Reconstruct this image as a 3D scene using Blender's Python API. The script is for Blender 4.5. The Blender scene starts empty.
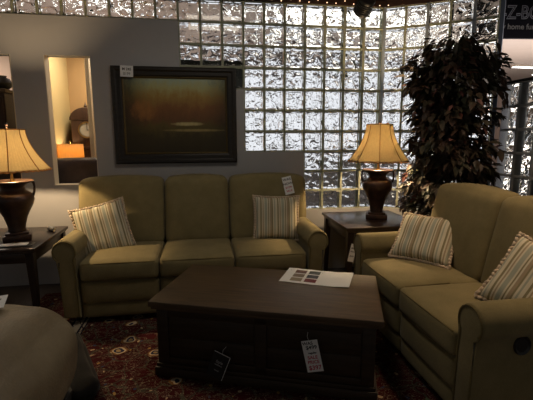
import bpy, bmesh, math, random
from mathutils import Vector, Matrix, noise
random.seed(7)
sc = bpy.context.scene
COL = sc.collection
H = 1.42           # camera height
BK = 0.2032        # glass block module
WX0 = -1.616       # x of block joint 0
WY = 4.017         # y of the back wall's face
ZA = H + 1.065     # z of the joint under the top block course
def jx(c): return WX0 + BK * c
def jz(r): return ZA - BK * r

# ------------------------------------------------------------------ materials
def mat(name, col=(.5, .5, .5), rough=.6, metal=0, spec=.5):
    m = bpy.data.materials.new(name); m.use_nodes = True
    b = m.node_tree.nodes['Principled BSDF']
    b.inputs['Base Color'].default_value = (*col, 1); b.inputs['Roughness'].default_value = rough
    b.inputs['Metallic'].default_value = metal; b.inputs['Specular IOR Level'].default_value = spec
    return m
def N(m, t, **kw):
    n = m.node_tree.nodes.new(t)
    for k, v in kw.items():
        if k in n.inputs: n.inputs[k].default_value = v
        else: setattr(n, k, v)
    return n
def L(m, a, b): m.node_tree.links.new(a, b)
def bsdf(m): return m.node_tree.nodes['Principled BSDF']
def coords(m, scale=(1, 1, 1), rot=(0, 0, 0), kind='Object'):
    t = N(m, 'ShaderNodeTexCoord'); mp = N(m, 'ShaderNodeMapping')
    mp.inputs['Scale'].default_value = scale; mp.inputs['Rotation'].default_value = rot
    L(m, t.outputs[kind], mp.inputs['Vector']); return mp.outputs['Vector']
def ramp(m, fac, stops, interp='LINEAR'):
    r = N(m, 'ShaderNodeValToRGB'); r.color_ramp.interpolation = interp
    e = r.color_ramp.elements
    while len(e) < len(stops): e.new(.5)
    for i, (p, c) in enumerate(stops): e[i].position = p; e[i].color = (*c, 1)
    L(m, fac, r.inputs['Fac']); return r.outputs['Color']
def mix(m, fac, a, b, mode='MIX'):
    n = N(m, 'ShaderNodeMix', data_type='RGBA', blend_type=mode)
    for sock, v in ((n.inputs[0], fac), (n.inputs[6], a), (n.inputs[7], b)):
        if isinstance(v, (int, float)): sock.default_value = v
        elif isinstance(v, tuple): sock.default_value = (*v, 1)
        else: L(m, v, sock)
    return n.outputs[2]
def noise_t(m, vec, scale, detail=3, rough=.5, dist=0):
    n = N(m, 'ShaderNodeTexNoise'); n.inputs['Scale'].default_value = scale; n.inputs['Detail'].default_value = detail
    n.inputs['Roughness'].default_value = rough; n.inputs['Distortion'].default_value = dist
    L(m, vec, n.inputs['Vector']); return n.outputs['Fac']
def bump(m, h, strength=.3, dist=.01, target=None):
    b = N(m, 'ShaderNodeBump'); b.inputs['Strength'].default_value = strength; b.inputs['Distance'].default_value = dist
    L(m, h, b.inputs['Height']); L(m, b.outputs['Normal'], (target or bsdf(m)).inputs['Normal'])
def grain_col(m, vec, c1, c2, scale=6, lo=.35, hi=.65):
    f = noise_t(m, vec, scale, 4, .6); return ramp(m, f, [(lo, c1), (hi, c2)])

def fabric(name, c1, c2, rough=.9):
    m = mat(name, c1, rough, spec=.15)
    v = coords(m)
    col = grain_col(m, v, c1, c2, 9)
    fine = noise_t(m, v, 260, 2)
    L(m, mix(m, .25, col, ramp(m, fine, [(.3, tuple(x * .6 for x in c1)), (.7, tuple(min(1, x * 1.35) for x in c2))])), bsdf(m).inputs['Base Color'])
    bsdf(m).inputs['Sheen Weight'].default_value = .08; bsdf(m).inputs['Sheen Roughness'].default_value = .5
    bump(m, fine, .35, .002); return m
def wood(name, c1, c2, rough=.45, axis='x', scale=1.0, spec=.4):
    m = mat(name, c1, rough, spec=spec)
    s = {'x': (1.2, 14, 14), 'y': (14, 1.2, 14), 'z': (14, 14, 1.2)}[axis]
    v = coords(m, tuple(k * scale for k in s))
    f = noise_t(m, v, 3, 6, .65, .6)
    L(m, ramp(m, f, [(.3, c1), (.7, c2)]), bsdf(m).inputs['Base Color'])
    bump(m, f, .25, .003); return m

M = {}
M['sofa'] = fabric('olive chenille', (.20, .162, .076), (.245, .20, .096))
M['welt'] = fabric('olive welt', (.13, .10, .04), (.16, .125, .05))
M['black'] = mat('black plastic', (.01, .01, .01), .4)
M['blackmatte'] = mat('black matte', (.012, .011, .01), .8)
M['tag'] = mat('tag card', (.82, .82, .81), .7)
M['ink'] = mat('black ink', (.015, .015, .02), .7)
M['red'] = mat('red ink', (.5, .02, .06), .7)
M['grey_ink'] = mat('grey print', (.25, .25, .25), .7)
M['wood_dark'] = wood('espresso wood', (.018, .009, .006), (.04, .02, .013), .32, 'y')
M['wood_leg'] = wood('espresso wood leg', (.012, .007, .005), (.028, .014, .01), .35, 'z')
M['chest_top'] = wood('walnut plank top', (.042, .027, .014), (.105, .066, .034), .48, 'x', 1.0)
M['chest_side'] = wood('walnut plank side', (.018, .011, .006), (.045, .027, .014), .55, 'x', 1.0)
M['brass'] = mat('aged brass', (.45, .28, .1), .35, 1)
M['ironurn'] = None
def urn_mat():
    m = mat('bronzed ceramic', (.05, .02, .012), .38, .25)
    v = coords(m)
    f = noise_t(m, v, 14, 5, .6)
    L(m, ramp(m, f, [(.35, (.025, .012, .009)), (.62, (.06, .027, .016))]), bsdf(m).inputs['Base Color'])
    bump(m, f, .2, .004); return m
M['urn'] = urn_mat()
def shade_mat(name, col, tcol):
    m = bpy.data.materials.new(name); m.use_nodes = True; nt = m.node_tree; nt.nodes.clear()
    o = N(m, 'ShaderNodeOutputMaterial'); d = N(m, 'ShaderNodeBsdfDiffuse'); t = N(m, 'ShaderNodeBsdfTranslucent'); x = N(m, 'ShaderNodeMixShader')
    v = coords(m, (1, 1, .2)); f = noise_t(m, v, 90, 3)
    L(m, ramp(m, f, [(.3, tuple(c * .85 for c in tcol)), (.7, tcol)]), t.inputs['Color'])
    d.inputs['Color'].default_value = (*col, 1)
    x.inputs[0].default_value = .7
    L(m, d.outputs[0], x.inputs[1]); L(m, t.outputs[0], x.inputs[2]); L(m, x.outputs[0], o.inputs[0]); return m
M['shade'] = shade_mat('silk shade', (.66, .55, .38), (.98, .86, .58))
M['shade_rib'] = shade_mat('silk shade piping', (.55, .38, .2), (.55, .34, .15))
M['drum'] = shade_mat('drum linen', (.6, .42, .22), (.85, .55, .25))
def leather(name, c1, c2, rough):
    m = mat(name, c1, rough, spec=.4); v = coords(m)
    vo = N(m, 'ShaderNodeTexVoronoi'); vo.inputs['Scale'].default_value = 90; L(m, v, vo.inputs['Vector'])
    L(m, grain_col(m, v, c1, c2, 5), bsdf(m).inputs['Base Color'])
    w = noise_t(m, v, 5, 4, .6, 1.5)
    a = N(m, 'ShaderNodeMath', operation='MULTIPLY_ADD'); L(m, w, a.inputs[0]); a.inputs[1].default_value = 6; L(m, vo.outputs['Distance'], a.inputs[2])
    bump(m, a.outputs[0], .35, .004); return m
M['tan_leather'] = leather('tan leather', (.20, .155, .095), (.25, .20, .125), .5)
M['dark_leather'] = leather('dark leather', (.03, .02, .02), (.06, .04, .04), .35)
def stripes():
    m = mat('striped ticking', (.5, .5, .5), .85, spec=.15)
    v = coords(m); sx = N(m, 'ShaderNodeSeparateXYZ'); L(m, v, sx.inputs[0])
    a = N(m, 'ShaderNodeMath', operation='MULTIPLY_ADD'); L(m, sx.outputs['X'], a.inputs[0]); a.inputs[1].default_value = 6.6; a.inputs[2].default_value = 10.12
    fr = N(m, 'ShaderNodeMath', operation='FRACT'); L(m, a.outputs[0], fr.inputs[0])
    cr, ol, bl, br = (.60, .54, .40), (.25, .215, .12), (.36, .37, .29), (.36, .28, .18)
    col = ramp(m, fr.outputs[0], [(0, cr), (.12, ol), (.2, cr), (.26, br), (.31, cr), (.37, bl), (.52, cr), (.58, ol), (.63, cr), (.69, br), (.8, ol), (.86, cr), (.93, bl)], 'CONSTANT')
    L(m, col, bsdf(m).inputs['Base Color'])
    bump(m, noise_t(m, v, 220, 2), .3, .002); return m
M['stripe'] = stripes()
M['fringe'] = fabric('cream fringe', (.50, .38, .27), (.62, .5, .37))
def paint(name, c, c2=None, rough=.75):
    m = mat(name, c, rough, spec=.25); v = coords(m)
    L(m, grain_col(m, v, c, c2 or tuple(k * 1.06 for k in c), 2.5), bsdf(m).inputs['Base Color'])
    bump(m, noise_t(m, v, 180, 2), .12, .002); return m
M['wall'] = paint('grey paint', (.385, .38, .385))
M['cream'] = paint('cream paint', (.55, .50, .40))
M['yellow'] = paint('yellow paint', (.60, .48, .25))
M['tan'] = paint('tan paint', (.50, .33, .17))
M['pink'] = paint('pink plaster', (.58, .45, .38))
M['whitetrim'] = paint('white trim paint', (.68, .62, .52), rough=.5)
M['hallceil'] = paint('pale ceiling plaster', (.55, .47, .42))
M['halldark'] = paint('grey hall wall', (.16, .15, .155))
M['header'] = wood('dark stained header', (.03, .014, .01), (.06, .028, .02), .5, 'x')
M['ceiling'] = paint('dim ceiling', (.10, .075, .06))
M['post'] = mat('blue grey metal post', (.20, .25, .34), .45, .4)
M['mullion'] = mat('brushed steel mullion', (.55, .62, .70), .35, .5)
M['signboard'] = mat('sign board', (.008, .010, .018), .7, spec=.15)
M['signline'] = mat('sign outline', (.42, .47, .58), .5)
M['signtext'] = mat('sign text', (.30, .32, .34), .5)
def carpet():
    m = mat('grey carpet', (.1, .09, .09), .95, spec=.1); v = coords(m)
    f = noise_t(m, v, 120, 3, .7); L(m, ramp(m, f, [(.3, (.055, .05, .052)), (.7, (.13, .115, .115))]), bsdf(m).inputs['Base Color'])
    bump(m, f, .5, .006); return m
M['carpet'] = carpet()
def grout(k=(1, 1, 1)):
    m = bpy.data.materials.new('block mortar'); m.use_nodes = True; nt = m.node_tree
    b = bsdf(m); b.inputs['Roughness'].default_value = .55
    v = coords(m); L(m, ramp(m, noise_t(m, v, 30, 3), [(.3, (.56 * k[0], .57 * k[1], .43 * k[2])), (.7, (.66 * k[0], .66 * k[1], .52 * k[2]))]), b.inputs['Base Color'])
    t = N(m, 'ShaderNodeBsdfTranslucent'); t.inputs['Color'].default_value = (.93 * k[0], .95 * k[1], .80 * k[2], 1)
    x = N(m, 'ShaderNodeMixShader'); x.inputs[0].default_value = .62
    o = [n for n in nt.nodes if n.type == 'OUTPUT_MATERIAL'][0]
    L(m, b.outputs[0], x.inputs[1]); L(m, t.outputs[0], x.inputs[2]); L(m, x.outputs[0], o.inputs[0]); return m
M['grout'] = grout(); M['grout_grey'] = grout((.95, .95, 1.18))
def glass(name, wavy):
    m = bpy.data.materials.new(name); m.use_nodes = True; nt = m.node_tree; nt.nodes.clear()
    o = N(m, 'ShaderNodeOutputMaterial'); g = N(m, 'ShaderNodeBsdfGlass'); g.inputs['IOR'].default_value = 1.45
    g.inputs['Color'].default_value = (.97, .98, .97, 1); g.inputs['Roughness'].default_value = .0
    L(m, g.outputs[0], o.inputs[0])
    if wavy:
        v = coords(m)
        n1 = noise_t(m, v, 7, 1, .5, .8)
        w = N(m, 'ShaderNodeTexWave', wave_type='BANDS', bands_direction='DIAGONAL'); w.inputs['Scale'].default_value = 4.0; w.inputs['Distortion'].default_value = 5
        w.inputs['Detail'].default_value = 1.5; w.inputs['Detail Scale'].default_value = 2.2
        L(m, v, w.inputs['Vector'])
        v3 = coords(m, (-1, 1, 1))
        w2_ = N(m, 'ShaderNodeTexWave', wave_type='BANDS', bands_direction='DIAGONAL'); w2_.inputs['Scale'].default_value = 3.6; w2_.inputs['Distortion'].default_value = 5; w2_.inputs['Detail'].default_value = 1; w2_.inputs['Detail Scale'].default_value = 2
        L(m, v3, w2_.inputs['Vector'])
        mx = N(m, 'ShaderNodeMath', operation='MAXIMUM'); L(m, w.outputs['Fac'], mx.inputs[0]); L(m, w2_.outputs['Fac'], mx.inputs[1])
        n2 = noise_t(m, v, 22, 1, .5, .5)
        a = N(m, 'ShaderNodeMath', operation='ADD'); L(m, n1, a.inputs[0]); L(m, mx.outputs[0], a.inputs[1])
        a2 = N(m, 'ShaderNodeMath', operation='MULTIPLY_ADD'); L(m, n2, a2.inputs[0]); a2.inputs[1].default_value = .45; L(m, a.outputs[0], a2.inputs[2])
        bump(m, a2.outputs[0], 1.0, .022, g)
        b = nt.nodes[-1]
    return m
M['glass'] = glass('clear block glass', False)
M['glass_wavy'] = glass('wavy block glass', True)
def emit(name, c, s):
    m = bpy.data.materials.new(name); m.use_nodes = True; m.node_tree.nodes.clear()
    o = N(m, 'ShaderNodeOutputMaterial'); e = N(m, 'ShaderNodeEmission'); e.inputs[0].default_value = (*c, 1); e.inputs[1].default_value = s
    L(m, e.outputs[0], o.inputs[0]); return m
M['backlight'] = emit('daylight pane', (.92, .91, 1.0), 1.15)  # glow for the panel added behind the glass blocks
M['tube'] = emit('fluorescent tube', (1, .97, .96), 6)
M['bulbglow'] = emit('bulb glow', (1, .72, .38), 8)
M['fairy'] = emit('fairy bulb', (1, .62, .35), 3)
def leafm(name, c1, c2):
    m = mat(name, c1, .45, spec=.35)
    v = coords(m); L(m, ramp(m, noise_t(m, v, 7, 3), [(.38, c1), (.66, c2)]), bsdf(m).inputs['Base Color']); return m
M['leaf'] = leafm('dark ficus leaf', (.04, .042, .024), (.09, .05, .036))
M['leaf_red'] = leafm('burgundy leaf', (.16, .06, .05), (.24, .11, .09))
M['bark'] = wood('bark', (.05, .03, .02), (.1, .07, .05), .8, 'z')
M['pot'] = mat('dark glazed pot', (.03, .03, .035), .4)
M['soil'] = mat('moss', (.05, .05, .02), .95)

def rug_mat():
    m = mat('persian rug', (.2, .02, .02), .95, spec=.08)
    v = coords(m)
    def vor(scale, feat='F1', rnd=.8, vec=v):
        n = N(m, 'ShaderNodeTexVoronoi', feature=feat); n.inputs['Scale'].default_value = scale; n.inputs['Randomness'].default_value = rnd
        L(m, vec, n.inputs['Vector']); return n
    red = ramp(m, noise_t(m, v, 6, 3), [(.35, (.034, .005, .006)), (.65, (.062, .008, .010))])
    wv = N(m, 'ShaderNodeVectorMath', operation='ADD')
    nz = N(m, 'ShaderNodeTexNoise'); nz.inputs['Scale'].default_value = 9; L(m, v, nz.inputs['Vector'])
    sc_ = N(m, 'ShaderNodeVectorMath', operation='SCALE'); sc_.inputs['Scale'].default_value = .08; L(m, nz.outputs['Color'], sc_.inputs[0])
    L(m, v, wv.inputs[0]); L(m, sc_.outputs[0], wv.inputs[1]); v2 = wv.outputs[0]
    a = vor(5.5, 'F1', .75, v2)        # big blossoms
    ring = ramp(m, a.outputs['Distance'], [(0, (.35, .25, .12)), (.10, (.03, .03, .06)), (.17, (.55, .45, .3)), (.22, (.2, .1, .03)), (.27, (0, 0, 0))], 'CONSTANT')
    rm = ramp(m, a.outputs['Distance'], [(0, (1, 1, 1)), (.27, (0, 0, 0))], 'CONSTANT')
    # which cells get a blossom
    sep = N(m, 'ShaderNodeSeparateColor'); L(m, a.outputs['Color'], sep.inputs[0])
    gt = N(m, 'ShaderNodeMath', operation='GREATER_THAN'); L(m, sep.outputs[0], gt.inputs[0]); gt.inputs[1].default_value = .42
    mm = N(m, 'ShaderNodeMath', operation='MULTIPLY'); L(m, rm, mm.inputs[0]); L(m, gt.outputs[0], mm.inputs[1])
    # vine scrolls: edges of a warped voronoi
    e = vor(8, 'DISTANCE_TO_EDGE', 1, v2)
    vine = ramp(m, e.outputs['Distance'], [(0, (1, 1, 1)), (.035, (0, 0, 0))], 'CONSTANT')
    s = vor(15, 'F1', 1, v2)
    dots = ramp(m, s.outputs['Distance'], [(0, (1, 1, 1)), (.17, (0, 0, 0))], 'CONSTANT')
    dcol = ramp(m, s.outputs['Color'], [(0, (.03, .04, .09)), (.35, (.45, .34, .2)), (.6, (.33, .2, .05)), (.8, (.1, .14, .06))], 'CONSTANT')
    c = mix(m, vine, red, (.05, .045, .03)); c = mix(m, dots, c, dcol)
    nr = noise_t(m, coords(m, (5, 9, 1)), 2.4, 2, .5, 1.5)
    sc1 = ramp(m, nr, [(0, (0, 0, 0)), (.492, (1, 1, 1)), (.508, (0, 0, 0)), (.60, (1, 1, 1)), (.612, (0, 0, 0))], 'CONSTANT')
    c = mix(m, sc1, c, (.22, .18, .12))
    c = mix(m, mm.outputs[0], c, ring)
    # borders from object coordinates; half sizes are baked in through the mapping
    sx = N(m, 'ShaderNodeSeparateXYZ'); L(m, v, sx.inputs[0])
    ab = []
    for ax, half in (('X', RUG[0]), ('Y', RUG[1])):
        q = N(m, 'ShaderNodeMath', operation='ABSOLUTE'); L(m, sx.outputs[ax], q.inputs[0])
        d = N(m, 'ShaderNodeMath', operation='SUBTRACT'); d.inputs[0].default_value = half; L(m, q.outputs[0], d.inputs[1]); ab.append(d)
    mn = N(m, 'ShaderNodeMath', operation='MINIMUM'); L(m, ab[0].outputs[0], mn.inputs[0]); L(m, ab[1].outputs[0], mn.inputs[1])
    cream = mix(m, dots, (.40, .34, .25), dcol)
    cream = mix(m, vine, cream, (.06, .03, .03))
    bm1 = ramp(m, mn.outputs[0], [(0, (1, 1, 1)), (.43, (0, 0, 0)), (.50, (1, 1, 1)), (.505, (0, 0, 0))], 'CONSTANT')
    kcream = ramp(m, mn.outputs[0], [(0, (0, 0, 0)), (.44, (1, 1, 1)), (.50, (0, 0, 0)), (.515, (1, 1, 1)), (.53, (0, 0, 0))], 'CONSTANT')
    kdark = ramp(m, mn.outputs[0], [(0, (0, 0, 0)), (.425, (1, 1, 1)), (.44, (0, 0, 0)), (.50, (1, 1, 1)), (.515, (0, 0, 0)), (.53, (1, 1, 1)), (.54, (0, 0, 0))], 'CONSTANT')
    c = mix(m, kcream, c, cream); c = mix(m, kdark, c, (.015, .015, .025))
    L(m, c, bsdf(m).inputs['Base Color'])
    bump(m, noise_t(m, v, 200, 2), .4, .003); return m
RUG = (1.75, 1.55)
M['rug'] = rug_mat()

# ------------------------------------------------------------------ mesh helpers
def link(name, bm, m, parent=None, smooth=True, angle=40):
    me = bpy.data.meshes.new(name)
    bmesh.ops.recalc_face_normals(bm, faces=bm.faces)
    bm.to_mesh(me); bm.free()
    o = bpy.data.objects.new(name, me); COL.objects.link(o)
    for k in (m if isinstance(m, list) else [m]): me.materials.append(k)
    if smooth:
        for p in me.polygons: p.use_smooth = True
        try: me.set_sharp_from_angle(angle=math.radians(angle))
        except Exception: pass
    if parent: o.parent = parent
    return o
def empty(name, loc=(0, 0, 0), rz=0, label=None, cat=None, group=None, rot=None):
    o = bpy.data.objects.new(name, None); COL.objects.link(o); o.location = loc
    o.rotation_euler = rot or (0, 0, rz)
    tag(o, label, cat, group); return o
def tag(o, label=None, cat=None, group=None, kind=None):
    if label: o['label'] = label
    if cat: o['category'] = cat
    if group: o['group'] = group
    if kind: o['kind'] = kind
    return o
def struct(name, bm, m, parent=None, label=None, **k):
    o = link(name, bm, m, parent, **k)
    if not parent: o['kind'] = 'structure'
    if label: o['label'] = label
    return o
def box(bm, x0, x1, y0, y1, z0, z1, bev=0, seg=2, T=None, mi=0):
    b = bmesh.new(); bmesh.ops.create_cube(b, size=1)
    for v in b.verts: v.co = Vector(((x0 + x1) / 2 + v.co.x * (x1 - x0), (y0 + y1) / 2 + v.co.y * (y1 - y0), (z0 + z1) / 2 + v.co.z * (z1 - z0)))
    if bev: bmesh.ops.bevel(b, geom=b.edges[:], offset=bev, segments=seg, affect='EDGES', profile=.5)
    merge(bm, b, T, mi)
def merge(bm, b, T=None, mi=0):
    mp = {}
    for v in b.verts: mp[v] = bm.verts.new(T @ v.co if T else v.co)
    for f in b.faces:
        try: nf = bm.faces.new([mp[v] for v in f.verts]); nf.material_index = mi
        except ValueError: pass
    b.free()
def lathe(bm, prof, n=40, T=None, fn=None, mi=0):
    b = bmesh.new(); rings = []
    for r, z in prof:
        ring = []
        for k in range(n):
            a = 2 * math.pi * k / n; rr = r * (fn(a, z) if fn else 1)
            ring.append(b.verts.new((rr * math.cos(a), rr * math.sin(a), z)))
        rings.append(ring)
    for i in range(len(rings) - 1):
        for k in range(n): b.faces.new((rings[i][k], rings[i][(k + 1) % n], rings[i + 1][(k + 1) % n], rings[i + 1][k]))
    return b, rings, (lambda: merge(bm, b, T, mi))
def lathe_add(bm, prof, n=40, T=None, fn=None, caps=True, mi=0):
    b, rings, done = lathe(bm, prof, n, T, fn, mi)
    if caps:
        if prof[0][0] > 1e-4: b.faces.new(rings[0])
        if prof[-1][0] > 1e-4: b.faces.new(rings[-1])
    done()
def tube(bm, pts, r, n=8, closed=False, T=None, mi=0):
    pts = [Vector(p) for p in pts]; m = len(pts); b = bmesh.new(); rings = []
    up = Vector((0, 0, 1)); prev = None
    for i, p in enumerate(pts):
        if closed: t = (pts[(i + 1) % m] - pts[i - 1])
        else: t = pts[min(i + 1, m - 1)] - pts[max(i - 1, 0)]
        t.normalize()
        if prev is None:
            a = up if abs(t.z) < .9 else Vector((1, 0, 0)); nrm = (a - t * a.dot(t)).normalized()
        else: nrm = (prev - t * prev.dot(t)).normalized()
        prev = nrm; bi = t.cross(nrm); rr = r[i] if isinstance(r, (list, tuple)) else r
        rings.append([b.verts.new(p + nrm * rr * math.cos(2 * math.pi * k / n) + bi * rr * math.sin(2 * math.pi * k / n)) for k in range(n)])
    for i in range(m if closed else m - 1):
        A, B = rings[i], rings[(i + 1) % m]
        for k in range(n): b.faces.new((A[k], A[(k + 1) % n], B[(k + 1) % n], B[k]))
    if not closed: b.faces.new(rings[0]); b.faces.new(rings[-1])
    merge(bm, b, T, mi)
def soft(bm, x0, x1, y0, y1, z0, z1, r=.04, puff=(0, 0, 0), n=14, T=None, fn=None):
    """rounded, puffed box"""
    b = bmesh.new(); bmesh.ops.create_cube(b, size=2)
    bmesh.ops.subdivide_edges(b, edges=b.edges[:], cuts=n, use_grid_fill=True)
    hx, hy, hz = (x1 - x0) / 2, (y1 - y0) / 2, (z1 - z0) / 2; c = Vector(((x0 + x1) / 2, (y0 + y1) / 2, (z0 + z1) / 2))
    for v in b.verts:
        u = v.co.copy(); 
        s = Vector([math.copysign(abs(t) ** .8, t) if abs(t) < 1 else t for t in u])
        p = Vector((s.x * hx, s.y * hy, s.z * hz))
        rr = min(r, hx, hy, hz)
        q = Vector((max(-hx + rr, min(hx - rr, p.x)), max(-hy + rr, min(hy - rr, p.y)), max(-hz + rr, min(hz - rr, p.z))))
        d = p - q
        if d.length > 1e-9: p = q + d.normalized() * rr
        bx = (1 - s.y ** 2) * (1 - s.z ** 2); by = (1 - s.x ** 2) * (1 - s.z ** 2); bz = (1 - s.x ** 2) * (1 - s.y ** 2)
        p.x += puff[0] * bx * s.x; p.y += puff[1] * by * s.y; p.z += puff[2] * bz * s.z
        p += c
        if fn: p = fn(p)
        v.co = p
    merge(bm, b, T)
def extrude_profile(bm, prof, y0, y1, bev=.01, T=None, n_y=1):
    """prof: (x,z) loop, extruded along y"""
    b = bmesh.new()
    A = [b.verts.new((x, y0, z)) for x, z in prof]; B = [b.verts.new((x, y1, z)) for x, z in prof]
    k = len(prof)
    for i in range(k): b.faces.new((A[i], A[(i + 1) % k], B[(i + 1) % k], B[i]))
    f1 = b.faces.new(A); f2 = b.faces.new(B)
    if bev:
        es = set(f1.edges) | set(f2.edges)
        bmesh.ops.bevel(b, geom=list(es), offset=bev, segments=3, affect='EDGES', profile=.5)
    merge(bm, b, T)
def text(name, body, size, m, parent, T, extrude=.0006, bold=0, xs=1, outline=False):
    cu = bpy.data.curves.new(name, 'FONT'); cu.body = body; cu.size = size; cu.align_x = 'CENTER'; cu.align_y = 'CENTER'
    if outline: cu.fill_mode = 'NONE'; cu.bevel_depth = outline; cu.bevel_resolution = 0; cu.extrude = 0
    else: cu.extrude = extrude; cu.offset = bold
    cu.resolution_u = 3
    t = bpy.data.objects.new(name, cu); COL.objects.link(t)
    dg = bpy.context.evaluated_depsgraph_get(); dg.update()
    me = bpy.data.meshes.new_from_object(t.evaluated_get(dg)); bpy.data.objects.remove(t)
    me.transform(T @ Matrix.Diagonal((xs, 1, 1, 1)))
    me.materials.clear(); me.materials.append(m)
    o = bpy.data.objects.new(name, me); COL.objects.link(o); o.parent = parent; return o
R = math.radians
def RX(a): return Matrix.Rotation(a, 4, 'X')
def RY(a): return Matrix.Rotation(a, 4, 'Y')
def RZ(a): return Matrix.Rotation(a, 4, 'Z')
def TR(x, y, z): return Matrix.Translation((x, y, z))

# ------------------------------------------------------------------ the room shell
bm = bmesh.new(); box(bm, -6, 14.5, -1.2, 14.5, -.1, 0); struct('floor', bm, M['carpet'])
# back wall: pieces of one wall around the two pass-through openings and below the stepped glass blocks
T1 = .11
bm = bmesh.new()
def wallbox(x0, x1, z0, z1): box(bm, x0, x1, WY, WY + T1, z0, z1)
OP1, OP2, OPZ0, OPZ1 = (-2.35, -1.664), (-1.39, -.99), .965, 2.146
X7, X10, X13, X17 = jx(7), jx(10), jx(13), jx(17)
wallbox(-4, X7, OPZ1, jz(-.0)); wallbox(-4, OP1[0], 0, OPZ1); wallbox(OP1[0], OP1[1], 0, OPZ0)
wallbox(OP1[1], OP2[0], 0, OPZ1); wallbox(OP2[0], OP2[1], 0, OPZ0); wallbox(OP2[1], X7, 0, OPZ1)
wallbox(X7, X10, 0, jz(3)); wallbox(X10, X13, 0, jz(6)); wallbox(X13, X17 + .01, 0, jz(9))
struct('wall_back', bm, M['wall'], smooth=False)
# cream linings on the reveals
for i, (a, b_) in enumerate((OP1, OP2)):
    bm = bmesh.new()
    box(bm, a, a + .006, WY + .001, WY + T1, OPZ0, OPZ1); box(bm, b_ - .006, b_, WY + .001, WY + T1, OPZ0, OPZ1)
    box(bm, a, b_, WY + .001, WY + T1, OPZ0, OPZ0 + .006)
    struct('trim_%d' % (i + 1), bm, M['whitetrim'], smooth=False)

# glass block walls
def run(gb, pb, wb, o, ang, ncol, r_top, r_bot, c0=0):
    """ncol blocks starting at point o along direction ang; r_bot may be a list per column"""
    T = TR(o[0], o[1], 0) @ RZ(ang)
    dep = .085
    for c in range(ncol):
        rb = r_bot[c] if isinstance(r_bot, list) else r_bot
        for r in range(r_top, rb):
            x0, x1 = c * BK, (c + 1) * BK; z1, z0 = jz(r), jz(r + 1); g = .011
            # mortar ring of this block
            box(gb, x0 - .0005, x0 + g, 0, dep, z0, z1, T=T); box(gb, x1 - g, x1 + .0005, 0, dep, z0, z1, T=T)
            box(gb, x0, x1, .0005, dep - .0005, z0 - .0005, z0 + g, T=T); box(gb, x0, x1, .0005, dep - .0005, z1 - g, z1 + .0005, T=T)
            # front pane: slab with a chamfered pillow border; rear pane: slab with the wavy relief
            for (bmx, yf, yb, sgn) in ((pb, .006, .014, 1), (wb, .079, .071, -1)):
                b = bmesh.new(); rr = []
                for ins, y in ((g, yf + sgn * .006), (g + .012, yf), ):
                    rr.append([b.verts.new(p) for p in ((x0 + ins, y, z0 + ins), (x1 - ins, y, z0 + ins), (x1 - ins, y, z1 - ins), (x0 + ins, y, z1 - ins))])
                rr.append([b.verts.new(p) for p in ((x0 + g, yb, z0 + g), (x1 - g, yb, z0 + g), (x1 - g, yb, z1 - g), (x0 + g, yb, z1 - g))])
                b.faces.new(rr[1]); b.faces.new(rr[2])
                for A, B in ((rr[0], rr[1]), (rr[0], rr[2])):
                    for k in range(4): b.faces.new((A[k], A[(k + 1) % 4], B[(k + 1) % 4], B[k]))
                bmesh.ops.recalc_face_normals(b, faces=b.faces)
                merge(bmx, b, T)
def end(o, ang, n): return (o[0] + math.cos(ang) * BK * n, o[1] + math.sin(ang) * BK * n)
gb, pb, wb = bmesh.new(), bmesh.new(), bmesh.new()
C0 = -5
bots = [0] * (7 - C0) + [3] * 3 + [6] * 3 + [9] * 4
run(gb, pb, wb, (jx(C0), WY + .005), 0, 17 - C0, -1, bots)
F = []                                   # facet starts, angles
p = (X17 + .002, WY)
posts = [(X17 + .004, WY - .005)]
for ang, n in ((R(-29), 2), (R(-34.5), 2), (R(-39), 1)):
    F.append((p, ang, n)); run(gb, pb, wb, p, ang, n, -1, 9); p = end(p, ang, n)
    posts.append(p)
jamb = p
def struct_child(name, bm, m, parent): return link(name, bm, m, parent, smooth=False)
w1 = struct('window_1', gb, M['grout'], smooth=False)
struct_child('front_panes', pb, M['glass'], w1); struct_child('rear_panes', wb, M['glass_wavy'], w1)
bm = bmesh.new()
for q in posts[:3]:
    box(bm, -.014, .014, -.012, .09, jz(9), jz(-1), .003, 1, T=TR(q[0], q[1], 0) @ RZ(R(-25)))
struct_child('mullion', bm, M['mullion'], w1)
# sill walls under the facets
bm = bmesh.new()
for (q, ang, n) in F: box(bm, -.02, BK * n + .02, 0, .09, 0, jz(9), T=TR(*q, 0) @ RZ(ang))
struct('wall_angled', bm, M['wall'], smooth=False)
# post at the end of the tall glass
jp = (jamb[0] + .006, jamb[1] - .03)
bm = bmesh.new(); box(bm, -.018, .018, -.045, .045, 0, 2.95, .004, 1, T=TR(jp[0], jp[1], 0) @ RZ(R(-40)))
struct('trim_3', bm, M['post'])
# half-height glass-block return wall towards the camera
gb, pb, wb = bmesh.new(), bmesh.new(), bmesh.new()
W2 = (2.72, jp[1] - .06)
run(gb, pb, wb, W2, R(-91), 12, 3, 9)
w2 = struct('window_2', gb, M['grout_grey'], smooth=False)
struct_child('front_panes', pb, M['glass'], w2); struct_child('rear_panes', wb, M['glass_wavy'], w2)
T2 = TR(W2[0], W2[1], 0) @ RZ(R(-91))
bm = bmesh.new(); box(bm, 0, BK * 12, -.008, .095, jz(3), jz(3) + .022, .004, 1, T=T2); struct('trim_4', bm, M['blackmatte'])
bm = bmesh.new(); box(bm, 0, BK * 12, 0, .085, 0, jz(9), T=T2); struct('wall_right', bm, M['wall'], smooth=False)
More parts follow.
